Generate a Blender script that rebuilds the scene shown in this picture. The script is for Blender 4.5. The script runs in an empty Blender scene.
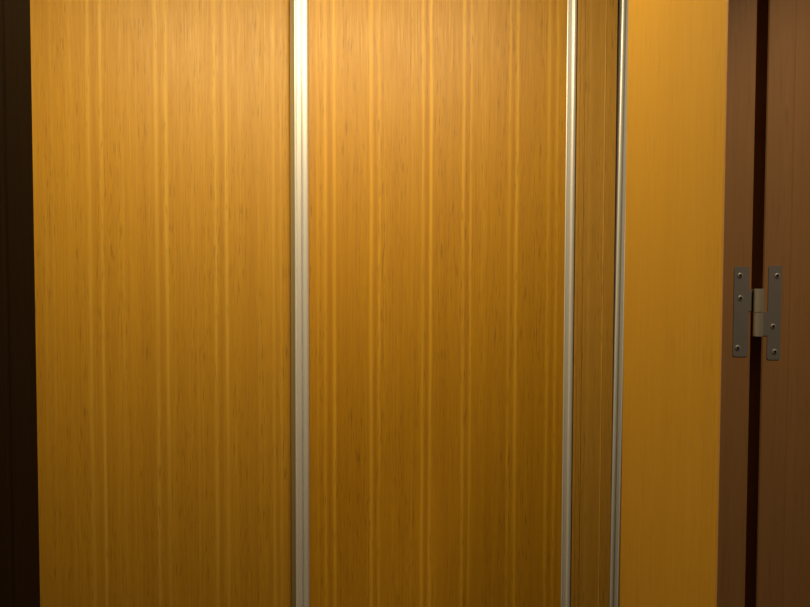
import bpy, bmesh, math, random
from mathutils import Vector, Matrix
S = bpy.context.scene
COL = S.collection
F = 620.0            # focal length in photo pixels
TILT = math.radians(1.87)
CZ = 1.5             # eye height
H = 2.38              # height of the full-height doors
YW, YR, YD = 1.50, 1.535, 0.62      # wardrobe front track, rear track, door-frame plane

def X(px, Y): return (px - 405) / F * Y
def Z(py, Y): return CZ + Y * math.tan(math.atan((303.5 - py) / F) - TILT)

# ---------------------------------------------------------------- helpers
def link_mesh(name, bm, mat, parent=None, loc=(0, 0, 0), smooth=False):
    bmesh.ops.recalc_face_normals(bm, faces=bm.faces)
    me = bpy.data.meshes.new(name)
    bm.to_mesh(me); bm.free()
    if mat: me.materials.append(mat)
    if smooth:
        for p in me.polygons: p.use_smooth = True
    o = bpy.data.objects.new(name, me)
    o.location = loc
    COL.objects.link(o)
    if parent: o.parent = parent
    return o

def thing(name, loc, label, cat, group=None, rot=(0, 0, 0)):
    o = bpy.data.objects.new(name, None)
    o.location = loc; o.rotation_euler = rot
    o.empty_display_size = 0.05
    COL.objects.link(o)
    o['label'] = label; o['category'] = cat
    if group: o['group'] = group
    o['kind'] = 'thing'
    return o

def box(bm, x0, x1, y0, y1, z0, z1, bevel=0.0, seg=2):
    r = bmesh.ops.create_cube(bm, size=1.0)
    vs = r['verts']
    for v in vs:
        v.co = Vector((x0 + (v.co.x + .5) * (x1 - x0), y0 + (v.co.y + .5) * (y1 - y0), z0 + (v.co.z + .5) * (z1 - z0)))
    if bevel:
        es = list({e for v in vs for e in v.link_edges})
        bmesh.ops.bevel(bm, geom=es, offset=bevel, segments=seg, affect='EDGES', profile=0.6)
    return bm

def prism(bm, pts, z0, z1):
    """closed plan outline (x, y) run from z0 up to z1"""
    lo = [bm.verts.new((x, y, z0)) for x, y in pts]
    hi = [bm.verts.new((x, y, z1)) for x, y in pts]
    n = len(pts)
    for i in range(n):
        bm.faces.new((lo[i], lo[(i + 1) % n], hi[(i + 1) % n], hi[i]))
    bm.faces.new(lo[::-1]); bm.faces.new(hi)
    return bm

def outline_xz(bm, pts, y0, y1):
    """closed elevation outline (x, z) given the thickness y0..y1"""
    a = [bm.verts.new((x, y0, z)) for x, z in pts]
    b = [bm.verts.new((x, y1, z)) for x, z in pts]
    n = len(pts)
    for i in range(n):
        bm.faces.new((a[i], a[(i + 1) % n], b[(i + 1) % n], b[i]))
    bm.faces.new(a[::-1]); bm.faces.new(b)
    return bm

def structure(o):
    o['kind'] = 'structure'
    return o

# ---------------------------------------------------------------- materials
class NT:
    def __init__(self, name):
        self.m = bpy.data.materials.new(name); self.m.use_nodes = True
        self.t = self.m.node_tree; self.b = self.t.nodes['Principled BSDF']
    def n(self, kind, **kw):
        x = self.t.nodes.new(kind)
        for k, v in kw.items(): setattr(x, k, v)
        return x
    def put(self, sock, v):
        if isinstance(v, bpy.types.NodeSocket): self.t.links.new(v, sock)
        else: sock.default_value = v
    def math(self, op, a, b=0.0, clamp=False):
        x = self.n('ShaderNodeMath', operation=op, use_clamp=clamp)
        self.put(x.inputs[0], a); self.put(x.inputs[1], b)
        return x.outputs[0]
    def remap(self, v, a, b, c=0.0, d=1.0, smooth=False):
        x = self.n('ShaderNodeMapRange')
        if smooth: x.interpolation_type = 'SMOOTHSTEP'
        self.put(x.inputs[0], v)
        for i, q in enumerate((a, b, c, d)): x.inputs[i + 1].default_value = q
        return x.outputs[0]
    def xyz(self, x, y, z):
        c = self.n('ShaderNodeCombineXYZ')
        for i, q in enumerate((x, y, z)): self.put(c.inputs[i], q)
        return c.outputs[0]
    def noise(self, vec, detail=2.0, rough=.5):
        x = self.n('ShaderNodeTexNoise'); x.inputs['Scale'].default_value = 1.0
        x.inputs['Detail'].default_value = detail; x.inputs['Roughness'].default_value = rough
        self.put(x.inputs['Vector'], vec)
        return x.outputs[0]
    def mix(self, f, a, b, blend='MIX'):
        x = self.n('ShaderNodeMix', data_type='RGBA', blend_type=blend)
        self.put(x.inputs[0], f); self.put(x.inputs[6], a); self.put(x.inputs[7], b)
        return x.outputs[2]

def c4(c): return (c[0], c[1], c[2], 1.0)

def wood(name, mid, light, dark, stripes=(), axis='X', rough=.50, spec=.62, seed=0.0, fine=1.0, bump=.4, contrast=1.0):
    """vertical-grain veneer; stripes = (u, halfwidth, strength) of pale (or, if negative, dark) figure lines"""
    k = NT(name)
    tc = k.n('ShaderNodeTexCoord'); sp = k.n('ShaderNodeSeparateXYZ')
    k.put(sp.inputs[0], tc.outputs['Object'])
    u = sp.outputs[axis]; z = sp.outputs['Z']
    wob = k.math('MULTIPLY', k.math('SUBTRACT', k.noise(k.xyz(k.math('MULTIPLY', u, 9), seed, k.math('MULTIPLY', z, 2.2))), .5), .006)
    uw = k.math('ADD', u, wob)
    def grain(su, sz, off, **kw):
        return k.noise(k.xyz(k.math('MULTIPLY', uw, su), seed + off, k.math('MULTIPLY', z, sz)), **kw)
    broad = grain(20, .4, 1.3, detail=3)
    medium = grain(78, 1.0, 4.7, detail=3)
    hair = grain(260, 7.0, 8.1, detail=3, rough=.65)
    pores = grain(290, 20.0, 12.9, detail=2)
    col = k.mix(k.remap(broad, .3, .7, 0, .45 * contrast), c4(mid), c4(dark))
    col = k.mix(k.remap(medium, .5, .8, 0, .30 * contrast), col, c4(light))
    col = k.mix(k.remap(medium, .47, .22, 0, .30 * contrast), col, c4(dark))
    col = k.mix(k.remap(hair, .38, .66, 0, .62 * fine), col, c4(dark))
    if stripes:
        acc = None; neg = None
        for (s, w, a) in stripes:
            d = k.math('ABSOLUTE', k.math('SUBTRACT', uw, s))
            g = k.remap(d, w * .15, w, abs(a), 0.0, smooth=True)
            if a > 0: acc = g if acc is None else k.math('MAXIMUM', acc, g)
            else: neg = g if neg is None else k.math('MAXIMUM', neg, g)
        mod = k.remap(grain(40, 1.6, 20.0, detail=2), .3, .6, .45, 1.0)
        if acc is not None: col = k.mix(k.math('MULTIPLY', acc, mod), col, c4(light))
        if neg is not None: col = k.mix(k.math('MULTIPLY', neg, mod), col, c4(dark))
    pm = k.math('MULTIPLY', k.remap(pores, .55, .70), k.remap(grain(34, 1.6, 31.0), .38, .60))
    col = k.mix(k.math('MULTIPLY', pm, .52 * fine), col, c4([q * .45 for q in dark]))
    k.put(k.b.inputs['Base Color'], col)
    k.put(k.b.inputs['Roughness'], k.remap(hair, .3, .7, rough - .06, rough + .08))
    k.b.inputs['Specular IOR Level'].default_value = spec
    bp = k.n('ShaderNodeBump'); bp.inputs['Strength'].default_value = bump; bp.inputs['Distance'].default_value = .0006
    k.put(bp.inputs['Height'], hair); k.put(k.b.inputs['Normal'], bp.outputs[0])
    return k.m

def metal(name, base, rough, metallic=1.0, brushed=0.0, spec=.5):
    k = NT(name)
    k.put(k.b.inputs['Base Color'], c4(base)); k.b.inputs['Metallic'].default_value = metallic
    k.b.inputs['Specular IOR Level'].default_value = spec
    tc = k.n('ShaderNodeTexCoord'); sp = k.n('ShaderNodeSeparateXYZ'); k.put(sp.inputs[0], tc.outputs['Object'])
    nz = k.noise(k.xyz(k.math('MULTIPLY', sp.outputs['X'], 1500), k.math('MULTIPLY', sp.outputs['Y'], 1500), k.math('MULTIPLY', sp.outputs['Z'], 6)), detail=2)
    k.put(k.b.inputs['Roughness'], k.remap(nz, .3, .7, rough - brushed, rough + brushed))
    return k.m

def plaster(name, base, rough=.8):
    k = NT(name)
    tc = k.n('ShaderNodeTexCoord')
    nz = k.n('ShaderNodeTexNoise'); nz.inputs['Scale'].default_value = 30
    k.put(nz.inputs['Vector'], tc.outputs['Object'])
    k.put(k.b.inputs['Base Color'], k.mix(k.remap(nz.outputs[0], .3, .7), c4(base), c4([q * .88 for q in base])))
    k.b.inputs['Roughness'].default_value = rough
    return k.m

MID, LIGHT, DARK = (.50, .245, .012), (.65, .37, .05), (.38, .167, .006)

def stripes_from(pix, Y, x_origin, gain=.8):
    out = []
    for p, w, a in pix:
        out.append((X(p, Y) - x_origin, w / F * Y, a * gain))
    return out

ALU = metal('brushed_aluminium', (.80, .745, .77), .41, metallic=.45, brushed=.06)
ALU_SHADE = metal('shaded_aluminium', (.29, .20, .10), .6, metallic=.1, brushed=.05, spec=.25)  # aluminium edge of the rear door, shadow mixed into its brown colour
STEEL = metal('dull_hinge_steel', (.27, .24, .20), .5, metallic=.3, brushed=.05)
PIN = metal('highlit_knuckle_steel', (.62, .53, .40), .34, metallic=.5, brushed=.05)  # knuckle highlight put into a paler base colour than the leaves
SCREW = metal('screw_steel', (.50, .45, .37), .45, metallic=.3)
RECESS = metal('dark_screw_recess', (.012, .010, .008), .7, metallic=0)

# ---------------------------------------------------------------- the wardrobe: sliding doors and a fixed panel
wardrobe = thing('wardrobe', (0, YW, 0), 'golden wood wardrobe with three aluminium-edged doors and pale vertical grain stripes', 'wardrobe')
def part(name, bm, mat, x, y, label=None, parent=None, rot=None):
    par = parent or wardrobe
    o = link_mesh(name, bm, mat, par, (x, y, 0))
    if label: o['label'] = label
    return o
# left door, rear track; its free edge is eased and closed by an aluminium strip, shade put into its colour
xl, xr = X(-40, YR), X(290.2, YR)
ox = (xl + xr) / 2
W1 = wood('golden_veneer_with_paired_stripes', MID, LIGHT, DARK,
    stripes_from([(54, 2.5, .2), (72, 2, .2), (90.5, 3, .6), (97, 2.4, -.5), (103, 2.6, .7), (124, 2.4, .2), (142, 2, -.3), (157.5, 3, .6), (162, 2.0, -.5),
                  (167.5, 2.8, .6), (184, 2, -.25), (198, 2.4, .25), (216, 2.8, .6), (221.5, 2.4, -.5), (227, 2.8, .7), (246, 2.4, -.25), (259, 2.4, .25),
                  (274, 2.6, .6), (278, 2, -.4), (281.5, 2, .4)], YR, ox), seed=2.0)
a, b = xl - ox, xr - ox
R_ = .016
bm = bmesh.new()
prism(bm, [(a, .018), (a, 0)] + [(b - R_ + R_ * math.sin(t_ * math.pi / 12), R_ * .45 * (1 - math.cos(t_ * math.pi / 12))) for t_ in range(7)] + [(b, .018)], 0, H)
door = part('door', bm, W1, ox, YR - YW, 'golden veneer door at far left')
bm = bmesh.new()
prism(bm, [(b + .0008, .020), (b + .0008, .003), (b + .0016, -.0005), (b + .014, -.0005), (b + .014, .020)], 0, H)
part('edge_profile', bm, ALU_SHADE, 0, 0, 'aluminium edge strip, coloured dark for shade', door)

# middle door, front track
xl, xr = X(296, YW), X(573.6, YW)
ox = (xl + xr) / 2
W2 = wood('amber_veneer_with_paired_stripes', (.52, .245, .004), (.68, .345, .024), (.385, .158, .002),
    stripes_from([(318, 2, .25), (325.5, 2.6, .6), (330, 2.2, -.5), (334.5, 2.6, .7), (347, 2, -.3), (357, 2, -.35), (371, 2.8, .7), (375, 2, -.35), (379, 2.4, .6),
                  (396, 2, -.25), (412, 2, .2), (422.5, 2.2, .6), (426.5, 2, -.5), (430.5, 2.4, .75), (445, 2.4, -.2), (462.5, 2.6, .7), (466.5, 2, -.4), (470, 2, .5),
                  (488, 2.4, -.25), (508.5, 2.2, .5), (512, 1.8, -.35), (516, 2.4, .7), (533, 2, -.25), (547, 2.4, .6), (551.5, 2, -.4), (555.5, 2.2, .5)], YW, ox, 1.1), seed=7.0)
pl, pr = X(309, YW) - ox, X(564.3, YW) - ox
bm = bmesh.new(); box(bm, pl - .004, pr + .004, 0, .018, 0, H, .0008)
door = part('door', bm, W2, ox, 0, 'wide amber veneer door in the middle')
a = xl - ox
w = pl - a
bm = bmesh.new()
prism(bm, [(a - .0022, .020), (a - .0022, -.001), (a - .0016, -.0035), (a - .0004, -.0035), (a + .0006, -.0012), (a + .0022, -.0022), (a + .0032, -.0050), (a + .0045, -.0058),
           (a + w * .42, -.0058), (a + w * .455, -.0052), (a + w * .46, .0010), (a + w * .575, .0010), (a + w * .58, -.0052), (a + w * .62, -.0062),
           (a + w * .86, -.0062), (a + w * .93, -.0050), (a + w, -.0022), (a + w, -.0002), (a + w, .020)], 0, H)
part('edge_profile', bm, ALU, 0, 0, 'silver aluminium edge with a fine groove', door)
def lip_profile(x0, x1, sgn):
    """flat band next to the panel, shallow bead on the outer side; sgn = +1 bead at larger x"""
    w = x1 - x0
    pts = [(0, .020), (0, -.0008), (.06, -.0016), (.12, -.0016), (.16, -.0008), (.50, -.0008), (.545, -.0010)]
    for i in range(11):
        an = math.pi * (1 - i / 10.0)
        pts.append((.775 + .225 * math.cos(an), -.0010 - .0030 * math.sin(an)))
    pts += [(1.0, .020)]
    if sgn > 0: q = [(x0 + p * w, y) for p, y in pts]
    else: q = [(x1 - p * w, y) for p, y in pts]
    return q
bm = bmesh.new(); prism(bm, lip_profile(pr, xr - ox, 1), 0, H)
part('edge_profile', bm, ALU, 0, 0, 'silver aluminium edge with a slim bead', door)

# third door, front track: its aluminium edge shows beside the open hinged door
xl, xr = X(615.6, YW), X(870, YW)
ox = xl
W3 = wood('plain_amber_veneer', MID, LIGHT, DARK, stripes_from([(660, 2, .6), (668, 2, .6), (720, 2, .6), (728, 2, .7), (790, 2, .6)], YW, ox), seed=13.0)
pl = X(625, YW) - ox
bm = bmesh.new(); box(bm, pl - .004, xr - ox, 0, .018, .002, H, .0008)
door = part('door', bm, W3, ox - math.radians(.40) * CZ, 0, 'door mostly hidden behind the open hinged door')
door.rotation_euler = (0, math.radians(.40), 0)
bm = bmesh.new(); prism(bm, lip_profile(0, pl, -1), .002, H)
part('edge_profile', bm, ALU, 0, 0, 'silver aluminium edge with a slim bead', door)

# narrow fixed panel between the second and third doors
YP = YW - .0035
xl, xr = X(560, YP), X(640, YP)
ox = (xl + xr) / 2
WP = wood('fixed_panel_veneer', (.50, .25, .032), (.62, .35, .06), (.38, .175, .016), stripes_from([(588, 2, .3), (595, 2, -.3)], YP, ox), seed=19.0, contrast=.7)
s1, s2, s3 = X(582.5, YP) - ox, X(602.2, YP) - ox, X(614.0, YP) - ox
bm = bmesh.new(); box(bm, s1, s2, .0014, .030, 0, H)
fixed = part('fixed_panel', bm, WP, ox, YP - YW, 'narrow grooved panel between two aluminium strips')
bm = bmesh.new()
g = X(578, YP) - ox; g0 = X(575.0, YP) - ox
prism(bm, [(g0, .030), (g0, .0006), (g0 + .0006, 0), (g - .0008, 0), (g, .0012), (g + .0008, 0), (s1 - .0040, 0), (s1 - .0032, .0010), (s1 - .0024, 0), (s1 - .001, 0), (s1, .0010), (s1, .030)], 0, H)
part('stile', bm, WP, 0, 0, None, fixed)
bm = bmesh.new()
prism(bm, [(s2, .030), (s2, .0012), (s2 + .0016, -.0006), (s2 + .0028, 0), (s3 - .001, 0), (s3, .001), (s3, .030)], 0, H)
part('stile', bm, WP, 0, 0, None, fixed)
# carcass behind the doors
CARC = wood('dark_carcass_board', (.16, .075, .022), (.20, .10, .03), (.11, .05, .014), (), seed=51.0)
bm = bmesh.new()
x0, x1 = X(-60, YW), X(880, YW)
box(bm, x0 - .02, x0, .0, .20, 0, H); box(bm, x1, x1 + .02, .0, .20, 0, H)
box(bm, x0, x1, .18, .20, 0, H); box(bm, x0, x1, .06, .18, 0, .02); box(bm, x0, x1, .06, .18, H - .02, H)
part('carcass', bm, CARC, 0, 0)

# ---------------------------------------------------------------- hinged door standing open, and its hinge
dx0, dx1 = X(723, YD), X(751, YD)
dlen = dx0 * F / (624 - 405) - YD
WH = wood('smooth_golden_veneer', (.46, .235, .020), (.53, .29, .036), (.38, .18, .010), (), axis='Y', seed=23.0, fine=.5, contrast=.7, bump=.1, rough=.42, spec=.8)
BROWN = wood('brown_stained_wood', (.42, .205, .066), (.48, .245, .085), (.33, .155, .047), (), axis='X', seed=29.0, fine=.6, contrast=.9, bump=.12, rough=.5, spec=.35)
t = thing('hinged_door', (dx0, YD, 0), 'narrow golden wood door standing open at right, brown edge towards the viewer', 'door')
bm = bmesh.new(); box(bm, 0, dx1 - dx0, .003, dlen, .004, H, .0012)
link_mesh('door_slab', bm, WH, t)
bm = bmesh.new(); box(bm, -.0003, dx1 - dx0 + .0003, 0, .0032, .004, H, .0006)
o = link_mesh('edge_band', bm, BROWN, t); o['label'] = 'brown stained edge facing the viewer'

def leaf_plate(bm, x0, x1, z0, z1, tab, y0, y1):
    """rounded flag leaf; tab = (x, z0, z1) reaches towards the knuckle"""
    r = .0022
    tx, ta, tb = tab
    def arc(cx, cz, a0, a1):
        return [(cx + r * math.cos(math.radians(a0 + (a1 - a0) * i / 4)), cz + r * math.sin(math.radians(a0 + (a1 - a0) * i / 4))) for i in range(5)]
    p = arc(x1 - r, z0 + r, -90, 0)
    if tx > x1: p += [(x1, ta), (tx, ta), (tx, tb), (x1, tb)]
    p += arc(x1 - r, z1 - r, 0, 90) + arc(x0 + r, z1 - r, 90, 180)
    if tx < x0: p += [(x0, tb), (tx, tb), (tx, ta), (x0, ta)]
    p += arc(x0 + r, z0 + r, 180, 270)
    return outline_xz(bm, p, y0, y1)

hz = lambda py: Z(py - 1.3, YD)
hinge = thing('door_hinge', (X(756.5, YD), YD, hz(312)), 'dull steel flag hinge with rounded plates and screws joining door to frame', 'hinge')
hx, hzz = hinge.location.x, hinge.location.z
def P(px, py): return (X(px, YD) - hx, hz(py) - hzz)
kx = 0.0; kr = .0047
yk = -.0052
lx0, lz1 = P(733.6, 267); lx1, lz0 = P(748.6, 357)
bm = bmesh.new(); leaf_plate(bm, lx0, lx1, lz0, lz1, (-.0015, P(0, 311.5)[1], P(0, 290)[1]), -.0007, 0)
leafL = link_mesh('hinge_leaf', bm, STEEL, hinge)
rx0, rz1 = P(767.8, 266); rx1, rz0 = P(781, 360)
bm = bmesh.new(); leaf_plate(bm, rx0, rx1, rz0, rz1, (.0015, P(0, 336)[1], P(0, 312.5)[1]), -.0007, 0)
leafR = link_mesh('hinge_leaf', bm, STEEL, hinge)
def cyl(bm, x, y, z0, z1, r, n=28, bev=.0004):
    m = Matrix.Translation((x, y, (z0 + z1) / 2))
    g = bmesh.ops.create_cone(bm, cap_ends=True, segments=n, radius1=r, radius2=r, depth=z1 - z0, matrix=m)
    return bm
bm = bmesh.new(); cyl(bm, kx, yk + .001, P(0, 312)[1], P(0, 289)[1], kr)
o = link_mesh('knuckle', bm, PIN, hinge, smooth=False)
bm = bmesh.new(); cyl(bm, kx - .0002, yk + .001, P(0, 336.2)[1], P(0, 312.6)[1], kr * .93)
o = link_mesh('knuckle', bm, PIN, hinge, smooth=False)
for px, py in ((739.3, 276), (740, 298.5), (738.2, 348.2), (776.2, 276.2), (773.3, 326.6), (775.4, 352)):
    sx, sz = P(px, py)
    bm = bmesh.new()
    # domed countersunk head: rings
    R = .0027; rings = [(R, -.0007), (R * .96, -.0012), (R * .75, -.00150), (R * .42, -.0016)]
    prev = None; n = 20
    for r_, y_ in rings:
        ring = [bm.verts.new((r_ * math.cos(2 * math.pi * i / n), y_, r_ * math.sin(2 * math.pi * i / n))) for i in range(n)]
        if prev:
            for i in range(n): bm.faces.new((prev[i], prev[(i + 1) % n], ring[(i + 1) % n], ring[i]))
        else: bm.faces.new(ring[::-1])
        prev = ring
    bm.faces.new(prev)
    s = link_mesh('screw', bm, SCREW, hinge, (sx, 0, sz))
    bm = bmesh.new()
    b = .00075; L = .0015
    box(bm, -L, L, -.0018, -.0014, -b, b); box(bm, -b, b, -.00181, -.0014, -L, L)
    bmesh.ops.rotate(bm, verts=bm.verts, cent=(0, 0, 0), matrix=Matrix.Rotation(random.Random(int(px * 10)).uniform(0, 1.5), 3, 'Y'))
    o = link_mesh('screw_recess', bm, RECESS, s); o['label'] = 'dark cross slot'

# ---------------------------------------------------------------- setting
XL, XR = -1.6, 1.6
FLOORM = wood('brown_floor_boards', (.10, .055, .025), (.12, .07, .035), (.07, .037, .015), (), seed=41.0)
WALLM = plaster('warm_wall_paint', (.2, .17, .13))
CEILM = plaster('white_ceiling_paint', (.7, .68, .64))
HALLM = plaster('dim_hall_paint', (.13, .115, .09))
CH = H + .06
SHADEWOOD = wood('shaded_frame_wood', (.025, .0130, .0048), (.032, .017, .006), (.019, .0095, .0034), (), axis='Y', seed=35.0, fine=.5, bump=.1, rough=.8, spec=.05)  # left frame wood, its shade put into a near-black base colour
def sbox(name, mat, *d, bevel=0.0):
    bm = bmesh.new(); box(bm, *d, bevel)
    return structure(link_mesh(name, bm, mat))
sbox('floor', FLOORM, XL, XR, -1.6, 1.98, -.05, 0)
sbox('ceiling', CEILM, XL, XR, -1.6, 1.98, CH, CH + .05)
sbox('wall_back', WALLM, XL, XR, 1.9, 1.98, 0, CH)
sbox('wall_left', HALLM, XL - .08, XL, -1.6, 1.98, 0, CH)
sbox('wall_right', HALLM, XR, XR + .08, -1.6, 1.98, 0, CH)
sbox('wall_front', HALLM, XL - .08, XR + .08, -1.68, -1.6, 0, CH)
# right door frame: rebated post, the step between rebate and stop shows as one fine line
jx = X(763, YD)
bm = bmesh.new()
sx = X(790, YD)
prism(bm, [(jx, .66), (jx, YD + .001), (jx + .001, YD), (sx - .0012, YD), (sx - .0004, YD - .0004), (sx + .0004, YD), (sx + .0016, YD + .0016), (sx + .06, YD + .0016), (sx + .06, .66)], 0, CH)
structure(link_mesh('trim_1', bm, BROWN))
sbox('wall_frame_right', HALLM, sx + .06, XR, YD, .66, 0, CH)
# left door frame: its reveal faces right, a fine bead along it
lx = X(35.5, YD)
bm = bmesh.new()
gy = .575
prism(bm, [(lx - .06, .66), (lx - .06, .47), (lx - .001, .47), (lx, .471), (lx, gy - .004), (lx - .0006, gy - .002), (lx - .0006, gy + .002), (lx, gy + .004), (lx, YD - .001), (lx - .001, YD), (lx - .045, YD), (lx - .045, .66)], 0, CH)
structure(link_mesh('trim_2', bm, SHADEWOOD))
sbox('wall_frame_left', HALLM, XL, lx - .06, YD, .66, 0, CH)

# ---------------------------------------------------------------- light
def lamp(name, kind, loc, energy, color, **kw):
    d = bpy.data.lights.new(name, kind); d.energy = energy; d.color = color
    for k_, v in kw.items(): setattr(d, k_, v)
    o = bpy.data.objects.new(name, d); o.location = loc; COL.objects.link(o)
    return o
cl = lamp('ceiling_lamp', 'AREA', (-.34, .79, CH - .03), 24.4, (1.0, .86, .48), shape='RECTANGLE', size=1.3, size_y=.10)
cl.rotation_euler = (math.radians(10), 0, 0)       # tilted a little towards the wardrobe
hl = lamp('frame_fill_spot', 'SPOT', (.47, -.06, CH - .1), 20.5, (1.0, .82, .60), shadow_soft_size=.04, spot_size=math.radians(46), spot_blend=.6)  # unseen fill light, added to brighten the right frame and door edge
hl.rotation_euler = (Vector((.47, .62, 1.31)) - hl.location).to_track_quat('-Z', 'Y').to_euler()
wd = bpy.data.worlds.new('dim_room'); S.world = wd; wd.use_nodes = True
wd.node_tree.nodes['Background'].inputs[0].default_value = (.02, .016, .01, 1); wd.node_tree.nodes['Background'].inputs[1].default_value = .3

# ---------------------------------------------------------------- camera
cd = bpy.data.cameras.new('camera'); cam = bpy.data.objects.new('camera', cd); COL.objects.link(cam)
cd.sensor_fit = 'HORIZONTAL'; cd.sensor_width = 36; cd.lens = F / 810 * 36; cd.clip_start = .02
cam.matrix_world = Matrix.Translation((0, 0, CZ)) @ Matrix.Rotation(math.pi / 2 - TILT, 4, 'X') @ Matrix.Rotation(math.radians(.15), 4, 'Z')
S.camera = cam
S.view_settings.view_transform = 'Standard'; S.view_settings.look = 'None'
S.view_settings.gamma = 1.0; S.view_settings.use_curve_mapping = False; S.view_settings.exposure = 0.0
S.cycles.use_denoising = True
S.cycles.max_bounces = 8
